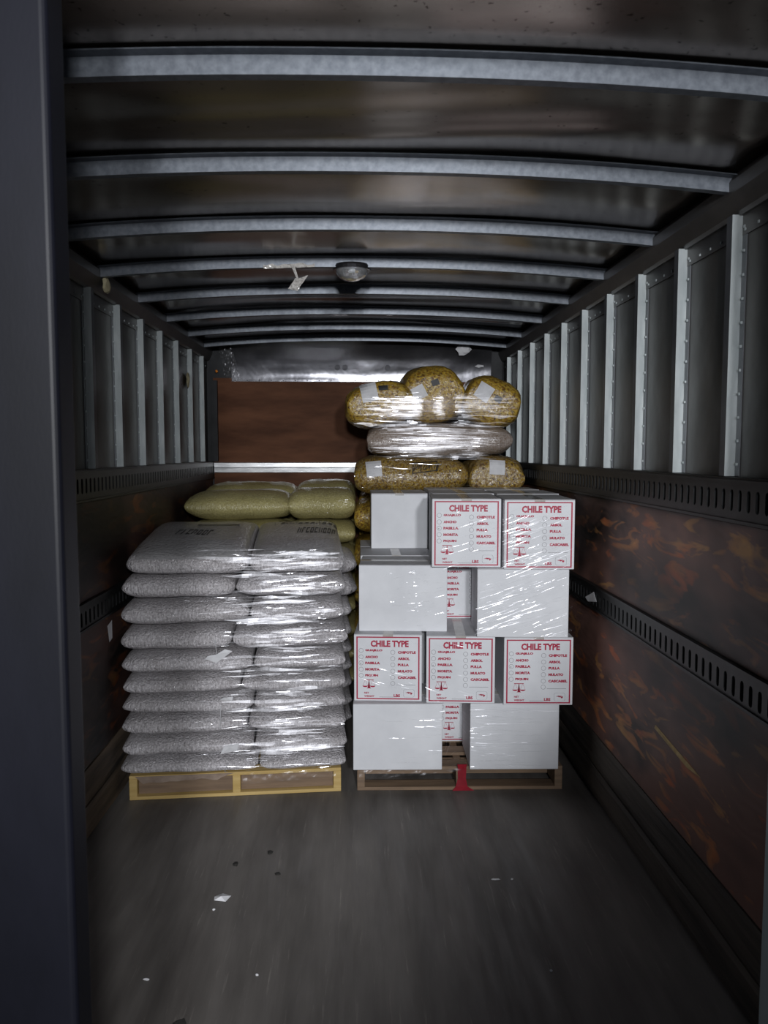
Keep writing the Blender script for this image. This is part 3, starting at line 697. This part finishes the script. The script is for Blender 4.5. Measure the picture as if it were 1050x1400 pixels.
# torn brown slip sheet under the sacks
o = crinkle(LS(.07, -.018, .088), LS(.44, -.016, .105), LS(.50, -.012, .1225), LS(.03, -.012, .1225), 24, 4, .004, 14, 21, .55).obj('slip_sheet', MT['card'])
tag(o, 'torn brown slip sheet sagging below the bottom left sack', 'slip sheet')
# red tape strap on the brown pallet
b = MB(); prof = [(3.752, .150), (3.758, .125), (3.790, .112), (3.792, .06), (3.793, .02), (3.780, .004)]
for i in range(5):
    (ya, za), (yb, zb_) = prof[i], prof[i + 1]; wa, wb2 = (.024, .02, .022, .02, .03, .055)[i], (.024, .02, .022, .02, .03, .055)[i + 1]; off = (0, 0, .004, .004, .003, .01)
    b.quad((.505 + off[i] - wa, ya, za), (.505 + off[i] + wa, ya, za), (.505 + off[i + 1] + wb2, yb, zb_), (.505 + off[i + 1] - wb2, yb, zb_))
tag(b.obj('red_strap', MT['redtape']), 'red tape strap hanging from carton gap over the brown pallet', 'strap')

# ------------------------------------------------------------------ paper tags
def sheet(name, loc, rot, w_, h_, label, parent=None, mat='paper', curl=.006, cat='tag', group=None):
    b = MB(); n = 6
    for i in range(n):
        for j in range(n):
            q = []
            for ii, jj in ((i, j), (i + 1, j), (i + 1, j + 1), (i, j + 1)):
                u, v = ii / n - .5, jj / n - .5; q.append((u * w_, curl * (4 * u * u - .5 + v * v * 2), v * h_))
            b.quad(*q)
    o = b.obj(name, MT[mat], parent, smooth=True); o.location = loc; o.rotation_euler = rot
    if not parent: tag(o, label, cat, group)
    return o
def paper_bit(name, pts, thick, label, mat='paper', cat='scrap', fold=.01):
    """small folded scrap: fan of triangles with a fold"""
    b = MB(); n = len(pts); c = Vector((0, 0, 0))
    for q in pts: c += Vector(q)
    c /= n; c += Vector((0, -fold, fold))
    b.v = [tuple(q) for q in pts] + [tuple(c)]
    for i in range(n): b.f.append((i, (i + 1) % n, n)); b.mi.append(0)
    o = b.obj(name, MT[mat]); tag(o, label, cat)
    s = o.modifiers.new('t', 'SOLIDIFY'); s.thickness = thick
    return o
def lsq(*pp): return [LS(x, -.058, z) for x, z in pp]
paper_bit('paper_tag', lsq((.375, .700), (.43, .680), (.505, .735), (.47, .745), (.42, .705), (.39, .715)), .0008, 'white folded sewing tag on the fifth sack row seam', cat='tag')
paper_bit('paper_tag', lsq((.44, .50), (.50, .492), (.505, .515), (.46, .512)), .0008, 'small white tag lower on the pale sack stack seam', cat='tag')
paper_bit('paper_tag', lsq((.44, .235), (.52, .25), (.53, .285), (.46, .275)), .0008, 'blurry white tag above the bottom sack rows', cat='tag')

# ------------------------------------------------------------------ small things
def tube(pts, r, name, mat, label, cat):
    b = MB(); rings = []
    for q in pts:
        n = len(b.v); b.v += [(q[0] + r * math.cos(a * 1.2566), q[1] + r * math.sin(a * 1.2566), q[2] + .3 * r * math.sin(a * 2.5)) for a in range(5)]; rings.append(n)
    for p0, p1 in zip(rings[:-1], rings[1:]):
        for a in range(5): b.f.append((p0 + a, p0 + (a + 1) % 5, p1 + (a + 1) % 5, p1 + a)); b.mi.append(0)
    return tag(b.obj(name, MT[mat], smooth=True), label, cat)
tube([LS(.425, -.056, .79), LS(.43, -.058, .72), LS(.41, -.058, .665), LS(.44, -.058, .645)], .0011, 'loose_thread', 'paper', 'white sewing thread hanging beside the folded tag', 'thread')
tube([LS(.445, -.058, .47), LS(.443, -.06, .40), LS(.44, -.058, .36)], .0011, 'loose_thread', 'paper', 'white sewing thread on the middle of the pale stack', 'thread')
tube([LS(.475, -.058, .19), LS(.46, -.06, .15), LS(.475, -.06, .148)], .0011, 'loose_thread', 'paper', 'short white thread hook near the bottom sack', 'thread')

# torn tape hanging from a roof bow
t = tag(empty('torn_tape', (-.27, 3.655, 2.49)), 'torn crinkled clear tape hanging from the roof bow', 'tape')
crinkle((-.155, -.012, .028), (.075, -.012, .034), (.075, -.006, .020), (-.155, -.006, .010), 44, 3, .007, 55, 2, 1.6).obj('tape_strip', MT['tape'], t)
crinkle((-.030, -.012, .02), (-.014, -.012, .02), (.004, -.014, -.040), (-.004, -.014, -.040), 4, 10, .007, 60, 5).obj('tape_twist', MT['tape'], t)
crinkle((-.012, -.014, -.034), (.046, -.016, -.020), (-.004, -.014, -.088), (-.046, -.012, -.078), 10, 10, .012, 45, 7).obj('tape_end', MT['tape'], t)
# dome light
t = tag(empty('dome_light', (-.028, 3.71, 2.52)), 'round clear dome light behind the fourth roof bow', 'lamp')
b = MB(); n = 28; pr_ = [(.0, .01), (.085, .01), (.09, .0), (.085, -.012), (.072, -.012)]
for i in range(n):
    for j in range(4):
        P = lambda ii, jj: (pr_[jj][0] * math.cos(2 * math.pi * ii / n), pr_[jj][0] * math.sin(2 * math.pi * ii / n), pr_[jj][1])
        b.quad(P(i, j), P(i + 1, j), P(i + 1, j + 1), P(i, j + 1))
b.obj('base_ring', MT['header'], t, smooth=True)
b = MB(); pr2 = [(.074 * math.cos(R(a)), -.012 - .048 * math.sin(R(a))) for a in range(0, 91, 15)]
for i in range(n):
    for j in range(6):
        P = lambda ii, jj: (pr2[jj][0] * math.cos(2 * math.pi * ii / n), pr2[jj][0] * math.sin(2 * math.pi * ii / n), pr2[jj][1])
        b.quad(P(i, j), P(i + 1, j), P(i + 1, j + 1), P(i, j + 1))
b.obj('dome_lens', MT['lens'], t, smooth=True)
b = MB(); b.box(-.02, .02, -.02, .02, -.035, -.0); b.obj('bulb_holder', MT['bar'], t, bevel=.004)

def lump(name, loc, sx, sy, sz, mat, label, cat, seed=0):
    me = bpy.data.meshes.new(name); bm = bmesh.new(); bmesh.ops.create_icosphere(bm, subdivisions=2, radius=1)
    for v in bm.verts: k = 1 + .45 * fnoise(v.co.x * 1.7 + seed, v.co.y * 1.7, v.co.z * 1.7); v.co = Vector((v.co.x * sx * k, v.co.y * sy * k, v.co.z * sz * k))
    bm.to_mesh(me); bm.free(); me.materials.append(MT[mat]); return tag(link(name, me, None, loc), label, cat)
lump('foam_scrap', (-1.150, 3.72, 2.435), .014, .045, .035, 'foam', 'yellowed foam scrap stuck to the left top rail', 'scrap', 3)
lump('amber_reflector', (-1.118, 6.34, 2.31), .010, .008, .011, 'amber', 'tiny glowing orange reflector high in the back left corner', 'reflector', 1)
lump('foam_scrap', (-1.19, 5.62, 2.18), .012, .03, .05, 'foam', 'pale foam dab on the left wall beside the sixth post', 'scrap', 8)
lump('paper_wad', (.83, 6.27, 2.48), .055, .02, .045, 'paper', 'crumpled pale plastic wad at the upper right of the header', 'scrap', 5)
lump('paper_wad', (.97, 6.37, 2.36), .035, .01, .012, 'paper', 'bright sliver of plastic above the right chile sack', 'scrap', 15)
o = crinkle((-1.06, 6.375, 2.25), (-.93, 6.37, 2.25), (-1.0, 6.29, 2.52), (-1.10, 6.29, 2.52), 14, 20, .02, 22, 4).obj('crumpled_tape', MT['film2']); tag(o, 'crumpled shiny tape at the left end of the header', 'tape')
paper_bit('paper_scrap', [(-1.168, 3.66, .87), (-1.166, 3.72, .885), (-1.166, 3.72, .80), (-1.167, 3.68, .79)], .0008, 'pale paper scrap stuck below the lower left track', fold=.002)
paper_bit('paper_scrap', [(1.125, 3.80, .945), (1.124, 3.66, .97), (1.122, 3.70, 1.01), (1.122, 3.84, .96)], .0008, 'torn pale scrap caught on the lower right track', fold=.004)
paper_bit('paper_scrap', [(-.545, 2.86, .002), (-.50, 2.85, .002), (-.485, 2.885, .004), (-.52, 2.905, .003), (-.548, 2.885, .002)], .0008, 'crumpled white paper scrap on the floor', fold=.012)
for i, (x, y, sx, sy, mt, lb) in enumerate((
        (-.504, 3.12, .012, .016, 'dirt', 'dark round speck on the floor, left of a pair'), (-.375, 3.21, .012, .014, 'dirt', 'dark round speck on the floor, right of a pair'),
        (-.325, 3.04, .012, .010, 'dirt', 'small dark speck below the pair of floor specks'), (-.535, 2.80, .005, .004, 'paper', 'tiny pale crumb below the floor paper scrap'),
        (-.33, 2.43, .005, .004, 'paper', 'tiny pale crumb low on the middle floor'), (-.68, 2.42, .010, .004, 'paper', 'pale sliver on the lower left floor'),
        (.535, 2.97, .018, .003, 'paper', 'pale fleck on the dark right floor'), (.60, 2.97, .005, .003, 'paper', 'tiny fleck beside the pale one on the right floor'),
        (.62, 2.42, .005, .004, 'paper', 'small pale crumb low on the dark right floor'), (-.53, 2.13, .03, .10, 'dirt', 'long dark smear of debris on the lower left floor'))):
    lump('floor_crumb', (x, y, .002), sx, sy, .004, mt, lb, 'debris', i * 3.3)

# tags and marks on the chile sacks, set on the sack surface by ray casting
bpy.context.view_layer.update()
def project(sack, wx, wz):
    inv = sack.matrix_world.inverted(); o_ = inv @ Vector((wx, 4.0, wz)); d__ = (inv.to_3x3() @ Vector((0, 1, 0))).normalized()
    ok, loc, nor, _ = sack.ray_cast(o_, d__)
    return loc, nor
def top_print(sack, name, x0, x1, y0, y1, rects):
    b = MB(); inv = sack.matrix_world.inverted(); dn = (inv.to_3x3() @ Vector((0, 0, -1))).normalized()
    def pt(u, v):
        ok, loc, nor, _ = sack.ray_cast(inv @ Vector((x0 + (x1 - x0) * u, y0 + (y1 - y0) * v, 2.0)), dn)
        return (loc + nor * .002) if ok else None
    for (u0, u1, v0, v1) in rects:
        for k in range(4):
            a, c = u0 + (u1 - u0) * k / 4, u0 + (u1 - u0) * (k + 1) / 4; q = [pt(a, v0), pt(c, v0), pt(c, v1), pt(a, v1)]
            if all(p is not None for p in q): b.quad(*q)
    o = b.obj(name, MT['ink'], sack); o['kind'] = 'stuff'; return o
def glyph_row(u0, u1, v0, v1, n, seed):
    # worn block print, no longer readable
    rn = random.Random(seed); out = []; w = (u1 - u0) / n
    for i in range(n):
        a = u0 + i * w; h = v1 - v0
        out += [(a, a + w * .25, v0, v1)]
        if rn.random() < .7: out.append((a + w * .2, a + w * .75, v1 - h * .22, v1))
        if rn.random() < .6: out.append((a + w * .2, a + w * .75, v0, v0 + h * .22))
        if rn.random() < .6: out.append((a + w * .52, a + w * .75, v0 + h * .1, v1 - h * .1))
    return out
def decal(sack, name, wx, wz, rotd, w_, h_, mat, label=None, shape=None):
    n = 6; b = MB(); g = {}
    inv = sack.matrix_world.inverted(); ca, sa = math.cos(R(rotd)), math.sin(R(rotd))
    def pt(u, v):
        x, z = u * w_, v * h_; x, z = x * ca - z * sa, x * sa + z * ca
        h = None
        for k in (1, .9, .75, .5, 0):
            ok, loc, nor, _ = sack.ray_cast(inv @ Vector((wx + x * k, 4.0, wz + z * k)), (inv.to_3x3() @ Vector((0, 1, 0))).normalized())
            if ok: return loc + nor * .004
        return Vector((0, 0, 0))
    if shape is None:
        for i in range(n):
            for j in range(n): b.quad(pt(i / n - .5, j / n - .5), pt((i + 1) / n - .5, j / n - .5), pt((i + 1) / n - .5, (j + 1) / n - .5), pt(i / n - .5, (j + 1) / n - .5))
    else:
        for (u0, v0, u1, v1, t_) in shape:
            L = math.hypot((u1 - u0) * w_, (v1 - v0) * h_); nx_, nz_ = -(v1 - v0) * h_ / L * t_ / w_, (u1 - u0) * w_ / L * t_ / h_
            for k in range(3):
                a, c = k / 3, (k + 1) / 3; A = (u0 + (u1 - u0) * a, v0 + (v1 - v0) * a); B = (u0 + (u1 - u0) * c, v0 + (v1 - v0) * c)
                b.quad(pt(A[0] - nx_, A[1] - nz_), pt(B[0] - nx_, B[1] - nz_), pt(B[0] + nx_, B[1] + nz_), pt(A[0] + nx_, A[1] + nz_))
    o = b.obj(name, MT[mat], sack, smooth=True)
    if label: o['label'] = label
    return o
top_l, top_r = TOPS
top_print(top_r, 'faded_print', -.50, -.09, 3.95, 4.74, glyph_row(.05, .95, .70, .98, 11, 1) + glyph_row(.42, .92, .30, .50, 9, 2))
top_print(top_l, 'faded_print', -1.02, -.60, 3.95, 4.72, [(.30, .85, .95, 1.0), (.30, .33, .6, .95), (.82, .85, .6, .95), (.30, .85, .58, .62)] + glyph_row(.15, .6, .22, .40, 7, 5))
decal(c1, 'paper_label', .07, 2.055, 12, .105, .115, 'paper'); decal(c1, 'dark_print', .16, 2.085, 5, .06, .03, 'ink')
decal(c2, 'paper_label', .385, 2.055, 28, .11, .085, 'paper'); decal(c2, 'dark_print', .50, 2.125, 20, .05, .04, 'ink')
decal(c3, 'paper_label', .81, 2.06, -33, .10, .105, 'paper'); decal(c3, 'dark_print', .90, 2.015, -33, .05, .04, 'ink')
decal(b1, 'paper_label', .10, 1.565, 5, .10, .095, 'paper'); decal(b2, 'paper_label', .895, 1.575, -3, .10, .09, 'paper')
scr = [(-.5, -.4, -.42, .45, .003), (-.5, -.45, .5, -.3, .003), (-.5, .4, .5, .42, .003), (.42, -.35, .5, .45, .003)]
for i in range(11): u = -.45 + i * .09; scr.append((u, random.uniform(-.35, -.1), u + random.uniform(-.05, .14), random.uniform(.1, .4), .0025))
decal(b1, 'scribbled_mark', .43, 1.575, 3, .17, .075, 'ink', 'black scribbled ink mark', scr)
